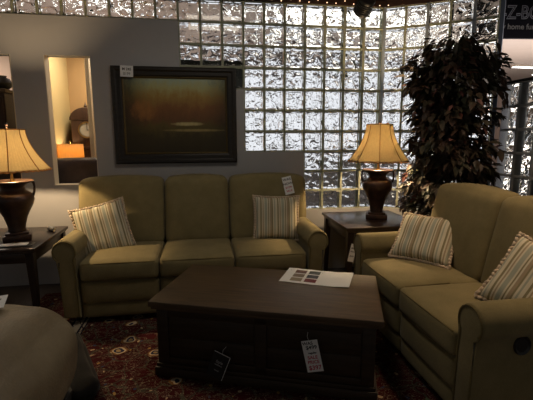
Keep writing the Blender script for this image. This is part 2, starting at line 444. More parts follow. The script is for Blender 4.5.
# header over the glass and the ceiling of the front room
bm = bmesh.new()
ztop = jz(-1)
box(bm, -4, X17 + .02, WY - .02, WY + .13, ztop, 2.95)
for (q, ang, n) in F: box(bm, -.03, BK * n + .03, -.02, .11, ztop, 2.95, T=TR(*q, 0) @ RZ(ang))
struct('trim_5', bm, M['header'], smooth=False)
bm = bmesh.new()
vs = [bm.verts.new(v) for v in ((-4, -1.2, 2.95), (3.6, -1.2, 2.95), (2.95, 3.2, 2.95), (2.72, 3.42, 2.95), (1.95, 4.16, 2.95), (-4, 4.16, 2.95))]
f = bm.faces.new(vs); r_ = bmesh.ops.extrude_face_region(bm, geom=[f])
for v in r_['geom']:
    if isinstance(v, bmesh.types.BMVert): v.co.z += .08
struct('ceiling', bm, M['ceiling'], smooth=False)
# rooms seen through the openings
HYF = 8.6
bm = bmesh.new(); box(bm, -1.72, -1.64, WY + T1, 5.5, 0, 2.475); struct('wall_passage_left', bm, M['yellow'], smooth=False)
bm = bmesh.new(); box(bm, -1.64, -.45, 5.5, 5.6, 0, 2.475); struct('wall_passage_back', bm, M['tan'], smooth=False)
bm = bmesh.new(); box(bm, -4, -1.72, 5.5, 5.6, 0, 2.475); box(bm, -6, -.45, HYF, HYF + .15, 0, 3.3); struct('wall_far_left', bm, M['pink'], smooth=False)
bm = bmesh.new(); box(bm, -.53, -.45, WY + T1, 5.5, 0, 2.475); struct('wall_passage_right', bm, M['tan'], smooth=False)
bm = bmesh.new(); box(bm, -1.187, -1.145, 4.56, 4.62, 0, 2.6, .004, 1); struct('trim_6', bm, M['whitetrim'])
# the hall behind the glass
bm = bmesh.new(); box(bm, -6, 14.5, 4.2, 14.5, 3.3, 3.4); box(bm, 3.7, 14.5, -1.2, 4.2, 3.3, 3.4); struct('ceiling_hall', bm, M['hallceil'], smooth=False)
bm = bmesh.new()
HY = 8.6
box(bm, -.45, 6.6, HY, HY + .15, 0, 1.0); box(bm, -.45, 6.6, HY, HY + .15, 2.95, 3.3)
xx = -.3
while xx < 6.5:
    box(bm, xx - .06, xx + .06, HY, HY + .12, 1.0, 2.95); xx += .95
struct('wall_far', bm, M['halldark'], smooth=False)
bm = bmesh.new(); box(bm, 6.6, 14.5, 13, 13.15, 0, 3.3); box(bm, 6.52, 6.6, HY, 13.1, 0, 3.3); struct('wall_far_right', bm, M['pink'], smooth=False)
bm = bmesh.new(); box(bm, -.45, 6.6, HY + .15, HY + .2, 1.0, 2.95); struct('backlight_panel', bm, M['backlight'], smooth=False, label='added glowing panel behind the glass blocks')  # added emissive panel that backlights the view through the blocks
bm = bmesh.new(); box(bm, jx(6.9), jx(10), WY + .10, WY + .12, jz(3), jz(2) + .075); struct('trim_7', bm, mat('dark green board', (.035, .04, .02), .6), smooth=False)

# ------------------------------------------------------------------ seating
def reclining_sofa(name, label, cat, loc, rz, n, cw, lever=False, wing=.15):
    t = empty(name, loc, rz, label, cat)
    W = n * cw; aw = .19; D = .94; hw = W / 2
    # body: deck and back
    bm = bmesh.new(); box(bm, -hw - .02, hw + .02, .05, D - .06, .05, .33, .015)
    soft(bm, -hw - .12, hw + .12, D - .26, D - .02, .08, .97, .05, (0, .01, 0), 12, fn=lambda p: Vector((p.x, p.y + (p.z - .5) * .06, p.z)))
    link('body', bm, M['sofa'], t)
    for s in (-1, 1):
        # rolled arm with front panel
        cx = s * (hw + .088); rr = .086; zc = .580
        prof = []
        for k in range(17):
            a = math.pi * (-.33 + 1.55 * k / 16)
            prof.append((cx + s * rr * math.cos(a) * 1.0, zc + rr * math.sin(a)))
        inner = s * hw; 
        prof += [(s * (hw + .012), .42), (s * (hw + .005), .06), (s * (hw + .118), .06), (s * (hw + .128), .36)]
        bm = bmesh.new(); extrude_profile(bm, prof, -.005, D - .16, .014)
        ar = link('arm', bm, M['sofa'], t, angle=50)
        # welt round the front panel
        bm = bmesh.new(); pts = [(x + (0 if abs(x) < 0 else 0), -.004, z) for x, z in prof]
        tube(bm, [Vector((cx + (x - cx) * .93, -.006, .35 + (z - .35) * .965)) for x, z in prof], .0055, 6, closed=True)
        link('welt', bm, M['welt'], ar)
    for i in range(n):
        x0 = -hw + i * cw; x1 = x0 + cw
        bm = bmesh.new()
        soft(bm, x0 + .004, x1 - .004, -.012, D - .36, .335, .495, .035, (.004, .014, .022), 14)
        c = link('seat_cushion', bm, M['sofa'], t, angle=80)
        bm = bmesh.new()
        zz = .478; yy = .0
        pts = [Vector((x0 + .014, .35, zz + .006)), Vector((x0 + .012, .05, zz)), Vector((x0 + .03, -.006, zz - .003)), Vector(((x0 + x1) / 2, -.014, zz + .002)), Vector((x1 - .03, -.006, zz - .003)), Vector((x1 - .012, .05, zz)), Vector((x1 - .014, .35, zz + .006))]
        tube(bm, pts, .0055, 6)
        pts2 = [Vector((x0 + .014, .03, .352)), Vector((x0 + .03, -.003, .350)), Vector(((x0 + x1) / 2, -.012, .349)), Vector((x1 - .03, -.003, .350)), Vector((x1 - .014, .03, .352))]
        tube(bm, pts2, .005, 6)
        link('welt', bm, M['welt'], c)
        bm = bmesh.new()
        soft(bm, x0 + .005, x1 - .005, .005, .12, .155, .335, .03, (0, .012, 0), 10)
        link('footrest', bm, M['sofa'], t, angle=80)
        bm = bmesh.new()
        soft(bm, x0 + .005, x1 - .005, .018, .12, .04, .158, .025, (0, .008, 0), 8)
        link('kick_panel', bm, M['sofa'], t, angle=80)
        # back cushion, outer ones widen over the arms
        bx0 = x0 + .005 - (wing if i == 0 else 0); bx1 = x1 - .005 + (wing if i == n - 1 else 0)
        lean = .20
        def fn(p, bx0=bx0, bx1=bx1, i=i):
            z = p.z; x = p.x
            # wings only above the arms
            k = max(0, min(1, (z - .54) / .12)); k = k * k * (3 - 2 * k)
            if i == 0 and x < x0 + .09: lim = x0 + .006; f = (x0 + .09 - x) / (x0 + .09 - bx0); xi = x0 + .09 - f * (x0 + .09 - lim); x = xi + (x - xi) * k
            if i == n - 1 and x > x1 - .09: lim = x1 - .006; f = (x - x1 + .09) / (bx1 - x1 + .09); xi = x1 - .09 + f * (lim - x1 + .09); x = xi + (x - xi) * k
            u = (x - (bx0 + bx1) / 2) / ((bx1 - bx0) / 2)
            z2 = z - .016 * u * u * max(0, (z - .6) / .45)
            return Vector((x, p.y + (z - .48) * lean, z2))
        bm = bmesh.new(); soft(bm, bx0, bx1, .52, .74, .46, 1.058, .055, (.004, .03, .012), 18, fn=fn)
        link('back_cushion', bm, M['sofa'], t, angle=80)
    for sx in (-1, 1):
        for yy in (.1, D - .1):
            bm = bmesh.new(); lathe_add(bm, [(.02, 0), (.026, .06)], 14, TR(sx * (hw + .05), yy, 0)); link('foot', bm, M['wood_leg'], t)
    if lever:
        bm = bmesh.new(); xf = hw + .130
        T = TR(xf, .232, .468) @ RY(R(90)) 
        lathe_add(bm, [(.0, .004), (.030, .004), (.036, .010), (.040, .012), (.043, .008), (.043, -.015)], 28, T @ Matrix.Diagonal((1.1, 1, 1, 1)))
        link('recline_lever', bm, M['black'], t)
    return t
sofa = reclining_sofa('sofa', 'long olive three-seat reclining sofa below the framed painting', 'sofa', (-.063, 3.04, .0045), 0, 3, .585)
love = reclining_sofa('loveseat', 'olive two-seat reclining loveseat with round black lever on its arm', 'loveseat', (1.185, 2.215, .0045), R(-90), 2, .585, lever=True, wing=.10)

def pillow(w, h, t, sides=22):
    bm = bmesh.new(); g = {}
    def wave(u): return u
    for s in (1, -1):
        for i in range(sides + 1):
            for j in range(sides + 1):
                u, v = -1 + 2 * i / sides, -1 + 2 * j / sides
                edge = i in (0, sides) or j in (0, sides)
                if s == -1 and edge: g[s, i, j] = g[1, i, j]; continue
                k = ((1 - u ** 4) * (1 - v ** 4)) ** .55
                pin = 1 - .07 * (1 - abs(u) ** 2) * abs(v) ** 3; pin2 = 1 - .07 * (1 - abs(v) ** 2) * abs(u) ** 3
                wr = .006 * noise.noise(Vector((u * 2.2, v * 2.2, s * 3 + w * 9)))
                g[s, i, j] = bm.verts.new((u * w / 2 * pin2, v * h / 2 * pin, s * (t / 2 * k + (wr if not edge else 0))))
    for s in (1, -1):
        for i in range(sides):
            for j in range(sides): bm.faces.new((g[s, i, j], g[s, i + 1, j], g[s, i + 1, j + 1], g[s, i, j + 1]))
    rim = [(i, 0) for i in range(sides)] + [(sides, j) for j in range(sides)] + [(i, sides) for i in range(sides, 0, -1)] + [(0, j) for j in range(sides, 0, -1)]
    return bm, [g[1, i, j].co.copy() for i, j in rim]
def throw_pillow(label, loc, rot, w=.42, h=.42):
    t = empty('throw_pillow', loc, 0, label, 'pillow', 'striped pillows on the seating', rot=rot)
    bm, rim = pillow(w, h, .14); link('cover', bm, M['stripe'], t, angle=90)
    bm = bmesh.new(); pts = []
    m_ = len(rim)
    for i in range(m_ * 3):
        a = rim[i // 3]; b = rim[(i // 3 + 1) % m_]; p = a.lerp(b, (i % 3) / 3)
        p = p * (1.012 + .022 * math.sin(i * 2.1)) + Vector((0, 0, .008 * math.sin(i * 1.57 + 1)))
        pts.append(p)
    tube(bm, pts, .0115, 6, closed=True); link('ruffle', bm, M['fringe'], t, angle=90)
    return t
throw_pillow('striped pillow leaning on the arm at the lamp end of the long sofa', (-.84, 3.44, .650), (R(70), R(-13), R(10)), .42, .44)
throw_pillow('striped pillow on the long sofa below its hanging price tag', (.645, 3.50, .685), (R(74), R(1), R(-4)), .41, .40)
throw_pillow('striped pillow on the loveseat beside the table with the lit lamp', (1.61, 2.66, .665), (R(50), R(0), R(-52)), .43, .38)
throw_pillow('striped pillow on the loveseat against its arm with the lever', (1.69, 1.73, .655), (R(56), R(14), R(-68)), .42, .42)

# ------------------------------------------------------------------ chest table
t = empty('coffee_table', (.40, 2.365, .0045), R(-20.6), 'dark wooden chest coffee table on the red rug', 'coffee table')
cw, cd, ch = 1.32, .70, .475
bm = bmesh.new(); box(bm, -cw / 2, cw / 2, -cd / 2, cd / 2, ch - .035, ch, .006); box(bm, -cw / 2 + .012, cw / 2 - .012, -cd / 2 + .012, cd / 2 - .012, ch - .052, ch - .035, .004); link('tabletop', bm, M['chest_top'], t)
bm = bmesh.new(); hx, hy = cw / 2 - .035, cd / 2 - .035
box(bm, -hx + .012, hx - .012, -hy + .012, hy - .012, .05, ch - .05)
for sx in (-1, 1):
    for sy in (-1, 1): box(bm, sx * hx - .035 * (sx + 1), sx * hx - .035 * (sx - 1), sy * hy - .035 * (sy + 1), sy * hy - .035 * (sy - 1), .05, ch - .05, .003)
for sy in (-1, 1):
    y0, y1 = (-hy, -hy + .02) if sy < 0 else (hy - .02, hy)
    box(bm, -.035, .035, y0, y1, .05, ch - .05, .003)
    box(bm, -hx + .07, hx - .07, y0, y1, ch - .10, ch - .05, .003); box(bm, -hx + .07, hx - .07, y0, y1, .08, .12, .003)
for sx in (-1, 1):
    x0, x1 = (-hx, -hx + .02) if sx < 0 else (hx - .02, hx)
    box(bm, x0, x1, -hy + .07, hy - .07, ch - .10, ch - .05, .003); box(bm, x0, x1, -hy + .07, hy - .07, .08, .12, .003)
link('body', bm, M['chest_side'], t)
for s in (-1, 1):
    for z0, z1 in ((.122, .245), (.252, ch - .102)):
        bm = bmesh.new(); xa, xb = sorted((s * .037, s * (hx - .072))); box(bm, xa, xb, -hy + .006, -hy + .022, z0, z1, .004); link('drawer_front', bm, M['chest_side'], t)
bm = bmesh.new(); box(bm, -hx - .02, hx + .02, -hy - .02, hy + .02, .0, .06, .012); box(bm, -hx - .010, hx + .010, -hy - .010, hy + .010, .055, .08, .006); link('plinth', bm, M['chest_side'], t)
CT = t
def onchest(x, y, z): return Matrix.LocRotScale(Vector((.40, 2.365, 0)), None, None) @ RZ(R(-20.6)) @ Vector((x, y, z))

def hang_tag(name, label, w, h, M4, lines, m=None, border=None, cat='price tag', string=True, loc=(0, 0, 0)):
    """flat card whose local XY is its face, +Z out of the face; M4 places it"""
    t = empty(name, (0, 0, 0), 0, label, cat); t.matrix_world = M4
    bm = bmesh.new(); box(bm, -w / 2, w / 2, -h / 2, h / 2, -.0006, .0006, 0); link('card', bm, m or M['tag'], t, smooth=False)
    for body, size, x, y, mm, xs in lines: text('lettering', body, size, mm, t, TR(x, y, .0012), .0003, .0005, xs)
    if string:
        bm = bmesh.new(); tube(bm, [(0, h / 2 - .006, .001), (-.006, h / 2 + .02, -.002), (.003, h / 2 + .045, -.006)], .0009, 5); link('string', bm, M['tag'], t)
    return t
def face(x, y, z, yaw, tilt=0, roll=0):      # vertical card facing the camera side (-Y), yawed
    return TR(x, y, z) @ RZ(yaw) @ RX(R(90) - tilt) @ RZ(roll)
cf = onchest(.165, -cd / 2 - .012, .285)
cf = onchest(.295, -cd / 2 + .006, .245)
hang_tag('price_tag', 'white price tag with red sale writing hanging on the dark chest', .088, .178, face(*cf, R(-20.6), R(3), R(13)),
         [('WAS', .024, -.012, .072, M['ink'], 1.1), ('$499', .030, .004, .048, M['ink'], 1), ('regular', .015, .004, .018, M['ink'], 1.1), ('SALE', .026, 0, -.008, M['red'], 1), ('PRICE', .026, 0, -.034, M['red'], .95), ('$397', .034, .002, -.066, M['red'], 1)])
cf = onchest(-.235, -cd / 2 - .010, .135)
c = hang_tag('info_card', 'black information card with white edge hanging on the dark chest', .10, .145, face(*cf, R(-20.6), R(8), R(-20)),
         [('Style', .022, 0, .02, M['grey_ink'], 1), ('collection', .012, 0, .002, M['grey_ink'], 1), ('wood', .012, 0, -.03, M['grey_ink'], 1)], M['blackmatte'], cat='card')
bm = bmesh.new(); box(bm, -.05, .05, .0695, .0725, -.0008, .0012); box(bm, .0475, .05, -.0725, .0725, -.0008, .0012); link('edge_line', bm, M['tag'], c, smooth=False)
# swatch leaflet on the chest
t = empty('leaflet', (.735, 2.485, ch + .0045), R(-27), 'white leaflet with six wood colour swatches lying on the chest', 'leaflet')
bm = bmesh.new(); nx = 14; w_, h_ = .455, .28
for k, z in ((0, 0.001), (1, .002)):
    pass
vsr = []
for i in range(nx + 1):
    x = -w_ / 2 + w_ * i / nx; z = .0015 + .010 * max(0, (i - 9) / 5) ** 2 + .002 * math.sin(i * .9) ** 2
    vsr.append([bm.verts.new((x, y, z + dz)) for y in (-h_ / 2, h_ / 2) for dz in (0, .0012)])
for i in range(nx):
    a, b = vsr[i], vsr[i + 1]
    for q in ((0, 1), (1, 3), (3, 2), (2, 0)): bm.faces.new((a[q[0]], a[q[1]], b[q[1]], b[q[0]]))
bm.faces.new((vsr[0][0], vsr[0][1], vsr[0][3], vsr[0][2])); bm.faces.new((vsr[-1][0], vsr[-1][1], vsr[-1][3], vsr[-1][2]))
link('sheet', bm, mat('leaflet paper', (.80, .80, .77), .6), t, angle=80)
sw = [(.10, .035, .02), (.03, .035, .03), (.20, .15, .10), (.012, .014, .025), (.27, .22, .15), (.13, .012, .014)]
for k, c in enumerate(sw):
    bm = bmesh.new(); x = -.125 + (k % 2) * .095; y = .075 - (k // 2) * .078; box(bm, x - .038, x + .038, y - .03, y + .03, .0045, .0056)
    link('swatch', bm, mat('swatch %d' % k, c, .5), t, smooth=False)
for (b_, x, y) in (('A', -.20, .09), ('Wood finishes', .07, .10), ('B', .02, .09)):
    if b_ != 'Wood finishes': text('lettering', b_, .016, M['grey_ink'], t, TR(x, y, .0045), .0002)

# ------------------------------------------------------------------ rug
bm = bmesh.new(); box(bm, -RUG[0], RUG[0], -RUG[1], RUG[1], .0, .0035, .001, 1)
r = link('rug', bm, M['rug'], smooth=False); r.location = (.30, 2.20, .0005); tag(r, 'red floral oriental rug with cream border under the chest table', 'rug')

# ------------------------------------------------------------------ end tables
def end_table(label, x0, x1, y0, y1, h, lx=None):
    t = empty('end_table', ((x0 + x1) / 2, (y0 + y1) / 2, .0045), 0, label, 'end table', 'dark end tables')
    w, d = (x1 - x0) / 2, (y1 - y0) / 2
    bm = bmesh.new(); box(bm, -w, w, -d, d, h - .026, h, .006); box(bm, -w + .012, w - .012, -d + .012, d - .012, h - .04, h - .026, .004); link('tabletop', bm, M['wood_dark'], t)
    bm = bmesh.new()
    for s in (-1, 1):
        box(bm, -w + .03, w - .03, s * (d - .045) - .01, s * (d - .045) + .01, h - .12, h - .04, .002)
        box(bm, s * (w - .045) - .01, s * (w - .045) + .01, -d + .03, d - .03, h - .12, h - .04, .002)
    link('apron', bm, M['wood_dark'], t)
    for sx in (-1, 1):
        for sy in (-1, 1):
            b = bmesh.new(); bmesh.ops.create_cube(b, size=1)
            for v in b.verts:
                top = v.co.z > 0; k = .03 if top else .019
                v.co = Vector((sx * (w - .05) + v.co.x * 2 * k + (0 if top else sx * .012), sy * (d - .05) + v.co.y * 2 * k, h - .04 if top else 0))
            bmesh.ops.bevel(b, geom=b.edges[:], offset=.004, segments=1, affect='EDGES')
            link('leg', b, M['wood_leg'], t)
    return t
end_table('dark wooden end table at the far left holding a lit urn lamp', -1.91, -1.235, 3.06, 3.82, .61)
end_table('dark wooden end table in the corner between sofa and loveseat', 1.20, 1.93, 3.19, 3.93, .635)

# ------------------------------------------------------------------ lamps
def table_lamp(label, x, y, z, e=9, rot=0, z0=.545, z1=.885):
    t = empty('table_lamp', (x, y, z), rot, label, 'lamp', 'lit urn lamps')
    bm = bmesh.new(); box(bm, -.098, .098, -.098, .098, 0, .048, .008); box(bm, -.08, .08, -.08, .08, .046, .066, .006); link('plinth', bm, M['urn'], t)
    prof = [(.060, .064), (.064, .072), (.060, .085), (.066, .12), (.082, .18), (.108, .235), (.132, .28), (.141, .315), (.137, .345), (.118, .37), (.088, .388), (.080, .40), (.084, .42), (.11, .442), (.143, .456), (.145, .466), (.138, .47), (.05, .462), (.012, .46)]
    bm = bmesh.new(); lathe_add(bm, prof, 44); link('urn', bm, M['urn'], t, angle=60)
    for s in (-1, 1):
        bm = bmesh.new(); tube(bm, [(s * .125, 0, .458), (s * .142, 0, .445), (s * .146, 0, .415), (s * .142, 0, .375), (s * .130, 0, .340)], [.009, .010, .008, .009, .011], 8); link('handle', bm, M['urn'], t)
    bm = bmesh.new(); lathe_add(bm, [(.02, .46), (.014, .475), (.010, .50), (.010, .56), (.018, .565), (.018, .60)], 16); tube(bm, [(0, 0, .60), (.05, 0, .63), (.06, 0, .74), (.03, 0, .84), (0, 0, .872)], .002, 5); tube(bm, [(0, 0, .60), (-.05, 0, .63), (-.06, 0, .74), (-.03, 0, .84), (0, 0, .872)], .002, 5); link('lamp_stem', bm, M['brass'], t)
    bm = bmesh.new(); lathe_add(bm, [(.001, .872), (.008, .876), (.006, .886), (.012, .896), (.001, .915)], 14); link('finial', bm, M['urn'], t)
    # bell shade, pleated in eight panels
    
    pr = []
    for k in range(19):
        f = k / 18; zz = z1 + (z0 - z1) * f; rr = .115 + (.27 - .115) * (f ** 1.42) + .012 * math.sin(f * math.pi) * -1
        pr.append((rr, zz))
    fn = lambda a, z: 1 + .016 * math.cos(a * 8) * 1 + .004 * math.cos(a * 64)
    bm = bmesh.new(); lathe_add(bm, pr, 192, fn=fn, caps=False); sh = link('lamp_shade', bm, M['shade'], t, angle=80)
    sd = sh.modifiers.new('thick', 'SOLIDIFY'); sd.thickness = .0015
    for k in range(8):
        a = k * math.pi / 4; bm = bmesh.new()
        tube(bm, [((r_ * fn(a, 0) + .001) * math.cos(a), (r_ * fn(a, 0) + .001) * math.sin(a), zz) for r_, zz in pr], .0035, 6); link('shade_rib', bm, M['shade_rib'], sh)
    bm = bmesh.new()
    tube(bm, [(pr[0][0] * fn(a, 0) * math.cos(a), pr[0][0] * fn(a, 0) * math.sin(a), z1) for a in [i * 2 * math.pi / 64 for i in range(64)]], .004, 6, closed=True)
    link('shade_rim', bm, M['shade_rib'], sh); bm = bmesh.new()
    tube(bm, [(pr[-1][0] * fn(a, 0) * math.cos(a), pr[-1][0] * fn(a, 0) * math.sin(a), z0 + .003 * math.sin(a * 40)) for a in [i * 2 * math.pi / 160 for i in range(160)]], .0055, 6, closed=True)
    link('shade_rim', bm, M['shade_rib'], sh)
    bm = bmesh.new(); lathe_add(bm, [(.001, .60), (.012, .605), (.014, .62), (.024, .645), (.026, .66), (.018, .678), (.001, .685)], 18); link('bulb', bm, M['bulbglow'], t)
    ld = bpy.data.lights.new('bulb_light', 'POINT'); ld.energy = e; ld.color = (1, .70, .39); ld.shadow_soft_size = .025
    lo = bpy.data.objects.new('bulb_light', ld); COL.objects.link(lo); lo.parent = t; lo.location = (0, 0, .725)
    return t
table_lamp('lit urn lamp on the dark table in the corner, by the loveseat', 1.628, 3.56, .6395, 50, R(-22))
table_lamp('lit urn lamp at the far left, cut off by the photo edge', -1.475, 3.38, .6145, 48, R(20), .55, .862)

# small things on the left table
t = empty('notepad', (-1.40, 3.16, .6145), R(8), 'white notepad on a dark tray on the far left table', 'notepad')
bm = bmesh.new(); box(bm, -.14, .12, -.05, .05, 0, .008, .002, 1); link('tray', bm, M['black'], t)
bm = bmesh.new(); box(bm, -.11, .08, -.035, .035, .008, .013, .001, 1); link('paper', bm, M['tag'], t)
t = empty('candle', (-1.315, 3.64, .6145), R(-50), 'small cream pillar candle lying on the far left table', 'candle')
bm = bmesh.new(); lathe_add(bm, [(.016, -.055), (.019, -.05), (.019, .05), (.016, .055)], 20, TR(0, 0, .019) @ RY(R(90))); link('wax', bm, mat('cream wax', (.62, .55, .42), .5), t)
bm = bmesh.new(); lathe_add(bm, [(.0015, .055), (.0015, .065)], 8, TR(0, 0, .019) @ RY(R(90))); link('wick', bm, M['ink'], t)

# price tags on the furniture
hang_tag('price_tag', 'white price tag hanging over the back of the long sofa', .088, .165, face(.775, 3.612, .968, R(0), R(11), R(12)),
         [('WAS', .03, 0, .055, M['ink'], 1.2), ('NOW', .03, 0, .015, M['ink'], 1.2), ('$1299', .024, 0, -.02, M['red'], 1), ('SALE', .024, 0, -.052, M['red'], 1.1)], string=False)
hang_tag('price_tag', 'white price tag hanging from the corner end table beside the loveseat', .055, .155, face(1.235, 3.14, .435, R(5), R(2), R(-14)),
         [('SALE', .018, 0, .04, M['ink'], 1), ('PRICE', .016, 0, .01, M['grey_ink'], 1), ('$349', .018, 0, -.03, M['grey_ink'], 1)])

# ------------------------------------------------------------------ painting
px0, px1, pz0, pz1 = -.815, .335, 1.163, 2.063
t = empty('painting', ((px0 + px1) / 2, WY, (pz0 + pz1) / 2), 0, 'dusky lake landscape painting in a wide dark frame above the sofa', 'painting')
w, h = (px1 - px0) / 2, (pz1 - pz0) / 2
def frame_loop(bm, w, h, prof):
    rings = []
    for ins, y in prof:
        rings.append([bm.verts.new((sx * (w - ins), y, sz * (h - ins))) for sx, sz in ((-1, -1), (1, -1), (1, 1), (-1, 1))])
    for i in range(len(rings)):
        A, B = rings[i], rings[(i + 1) % len(rings)]
        for k in range(4): bm.faces.new((A[k], A[(k + 1) % 4], B[(k + 1) % 4], B[k]))
bm = bmesh.new(); frame_loop(bm, w, h, [(0, -.002), (0, -.035), (.012, -.045), (.03, -.045), (.045, -.034), (.075, -.034), (.09, -.024), (.09, -.002)])
link('frame', bm, wood('ebonised frame', (.012, .010, .008), (.028, .022, .016), .35, 'x'), t, angle=25)
bm = bmesh.new(); frame_loop(bm, w - .09, h - .09, [(0, -.004), (0, -.024), (.006, -.027), (.016, -.018), (.016, -.004)])
link('gold_lip', bm, mat('dull gold', (.12, .085, .03), .45, .6), t, angle=25)
bm = bmesh.new(); box(bm, -w + .1, w - .1, -.014, -.008, -h + .1, h - .1)
def canvas_mat():
    m = mat('oil landscape', (.1, .07, .02), .45, spec=.3)
    tc = coords(m); sx = N(m, 'ShaderNodeSeparateXYZ'); L(m, tc, sx.inputs[0])
    nz = noise_t(m, coords(m, (6, 1, 3.2)), 2.2, 6, .7)
    def math_(op, a, b=None, c=None):
        n = N(m, 'ShaderNodeMath', operation=op)
        for i, q in enumerate((a, b, c)):
            if q is None: continue
            if isinstance(q, (int, float)): n.inputs[i].default_value = q
            else: L(m, q, n.inputs[i])
        return n.outputs[0]
    zz = math_('MULTIPLY_ADD', sx.outputs['Z'], 1 / .7, .5)          # 0..1 bottom to top
    zw = math_('ADD', zz, math_('MULTIPLY', math_('SUBTRACT', nz, .5), .34))
    base = ramp(m, zw, [(0, (.04, .03, .014)), (.22, (.055, .042, .018)), (.36, (.11, .085, .025)), (.46, (.15, .07, .03)), (.62, (.22, .10, .035)), (.76, (.34, .22, .06)), (.88, (.42, .40, .18)), (1, (.36, .44, .33))])
    # dark tree masses to the sides
    ax = math_('ABSOLUTE', math_('ADD', sx.outputs['X'], -.02))
    side = math_('MULTIPLY', math_('SUBTRACT', ax, .22), 3.0); side = math_('ADD', side, math_('MULTIPLY', math_('SUBTRACT', nz, .5), .9))
    sm = ramp(m, side, [(.1, (0, 0, 0)), (.8, (1, 1, 1))])
    c = mix(m, math_('MULTIPLY', sm, .85), base, (.035, .028, .015))
    # glowing autumn trees at the left
    dx = math_('DIVIDE', math_('SUBTRACT', sx.outputs['X'], -.29), .13); dz = math_('DIVIDE', math_('SUBTRACT', sx.outputs['Z'], .05), .11)
    d = math_('ADD', math_('MULTIPLY', dx, dx), math_('MULTIPLY', dz, dz)); d = math_('ADD', d, math_('MULTIPLY', math_('SUBTRACT', nz, .5), 2.6))
    c = mix(m, ramp(m, d, [(0, (.55, .55, .55)), (1, (0, 0, 0))]), c, (.42, .19, .05))
    # pale water
    for (cx, cz, rx, rz_, col) in ((.10, -.075, .17, .022, (.5, .42, .2)), (.17, -.135, .32, .016, (.3, .23, .09))):
        dx = math_('DIVIDE', math_('SUBTRACT', sx.outputs['X'], cx), rx); dz = math_('DIVIDE', math_('SUBTRACT', sx.outputs['Z'], cz), rz_)
        d = math_('ADD', math_('MULTIPLY', dx, dx), math_('MULTIPLY', dz, dz)); d = math_('ADD', d, math_('MULTIPLY', math_('SUBTRACT', nz, .5), 1.6))
        c = mix(m, ramp(m, d, [(.1, (1, 1, 1)), (1.2, (0, 0, 0))]), c, col)
    L(m, c, bsdf(m).inputs['Base Color']); return m
link('canvas', bm, canvas_mat(), t, smooth=False)
hang_tag('price_tag', 'small white price tag on the top corner of the painting frame', .115, .10, face(px0 + .145, WY - .047, pz1 - .05, 0, 0, R(-2)),
         [('M 245', .032, 0, .018, M['ink'], 1), ('$199', .032, 0, -.022, M['grey_ink'], 1)], string=False)

# ------------------------------------------------------------------ leather ottoman, bottom left
t = empty('ottoman', (-1.125, 1.83, .0045), R(-6), 'plump tan leather ottoman with a white tag, cut off at the lower left', 'ottoman')
bm = bmesh.new()
def of(p):
    d = noise.noise(Vector((p.x * 3.0, p.y * 3.0, p.z * 3 + 4))) * .022 + noise.noise(Vector((p.x * 8, p.y * 8, p.z * 8))) * .006
    k = (p.z - .05) / .5; s = 1 - .10 * (1 - k) ** 2
    c = Vector((p.x * s, p.y * s, p.z)); n_ = Vector((p.x, p.y, (p.z - .3) * 1.4)).normalized(); return c + n_ * d
soft(bm, -.47, .44, -.5, .40, .05, .575, .20, (.03, .03, .05), 26, fn=of)
link('cushion', bm, M['tan_leather'], t, angle=80)
bm = bmesh.new()
pts = []
for k in range(60):
    a = 2 * math.pi * k / 60; ca, sa = math.cos(a), math.sin(a); e_ = .35
    pts.append(Vector((-.015 + .36 * math.copysign(abs(ca) ** e_, ca), -.05 + .35 * math.copysign(abs(sa) ** e_, sa), .535)))
tube(bm, pts, .006, 6, closed=True); link('welt', bm, M['tan_leather'], t)
bm = bmesh.new(); box(bm, -.40, .38, -.44, .34, .03, .09, .01); link('base', bm, M['blackmatte'], t)
for sx in (-1, 1):
    for sy in (-1, 1):
        bm = bmesh.new(); tube(bm, [(sx * .36, sy * .34 - .05, .07), (sx * .42, sy * .38 - .05, 0.006)], [.03, .022], 10); link('foot', bm, M['wood_leg'], t)
hang_tag('price_tag', 'white paper tag lying on top of the tan leather ottoman', .09, .13, TR(-1.00, 1.99, .640) @ RZ(R(15)) @ RX(R(6)), [('SALE', .022, 0, .02, M['ink'], 1)], string=False)
# dark folded throw on the floor behind it
bm = bmesh.new()
soft(bm, -.08, .08, -.36, .36, 0, .10, .05, (.01, .01, .02), 14, fn=lambda p: Vector((p.x, p.y, max(0.0, p.z * (1 + .3 * noise.noise(p * 9))))))
o = link('floor_bag', bm, fabric('dark throw', (.006, .006, .006), (.012, .011, .01)), None, angle=80); o.location = (-.80, 2.40, .0045); o.rotation_euler = (0, 0, R(24)); tag(o, 'dark fabric bag lying on the rug beside the leather ottoman', 'bag')

# ------------------------------------------------------------------ ficus
TX, TY = 2.17, 3.27
t = empty('potted_ficus', (TX, TY, 0), 0, 'tall dark-leaved potted ficus in the corner behind the loveseat', 'plant')
bm = bmesh.new(); lathe_add(bm, [(.12, 0), (.15, .02), (.17, .2), (.185, .30), (.19, .32), (.175, .325), (.165, .29)], 36, caps=True); link('pot', bm, M['pot'], t)
bm = bmesh.new(); lathe_add(bm, [(.165, .285), (.1, .30), (.001, .305)], 24); link('moss', bm, M['soil'], t)
bm = bmesh.new(); rnd = random.Random(3)
tube(bm, [(0, 0, .28), (.01, .02, .6), (-.02, 0, 1.0), (.02, -.01, 1.5), (.01, 0, 2.05)], [.022, .02, .017, .013, .006], 8)
tube(bm, [(.02, .02, .28), (.05, -.01, .6), (.02, .03, 1.0), (-.03, .02, 1.45), (-.08, 0, 1.9)], [.016, .015, .013, .010, .005], 8)
tips = []
def radius(z):       # silhouette of the crown
    if z < 1.0: return .40
    if z < .85: return .32
    if z < 1.1: return .36
    if z < 1.8: return .375
    return .375 - (z - 1.8) * .45
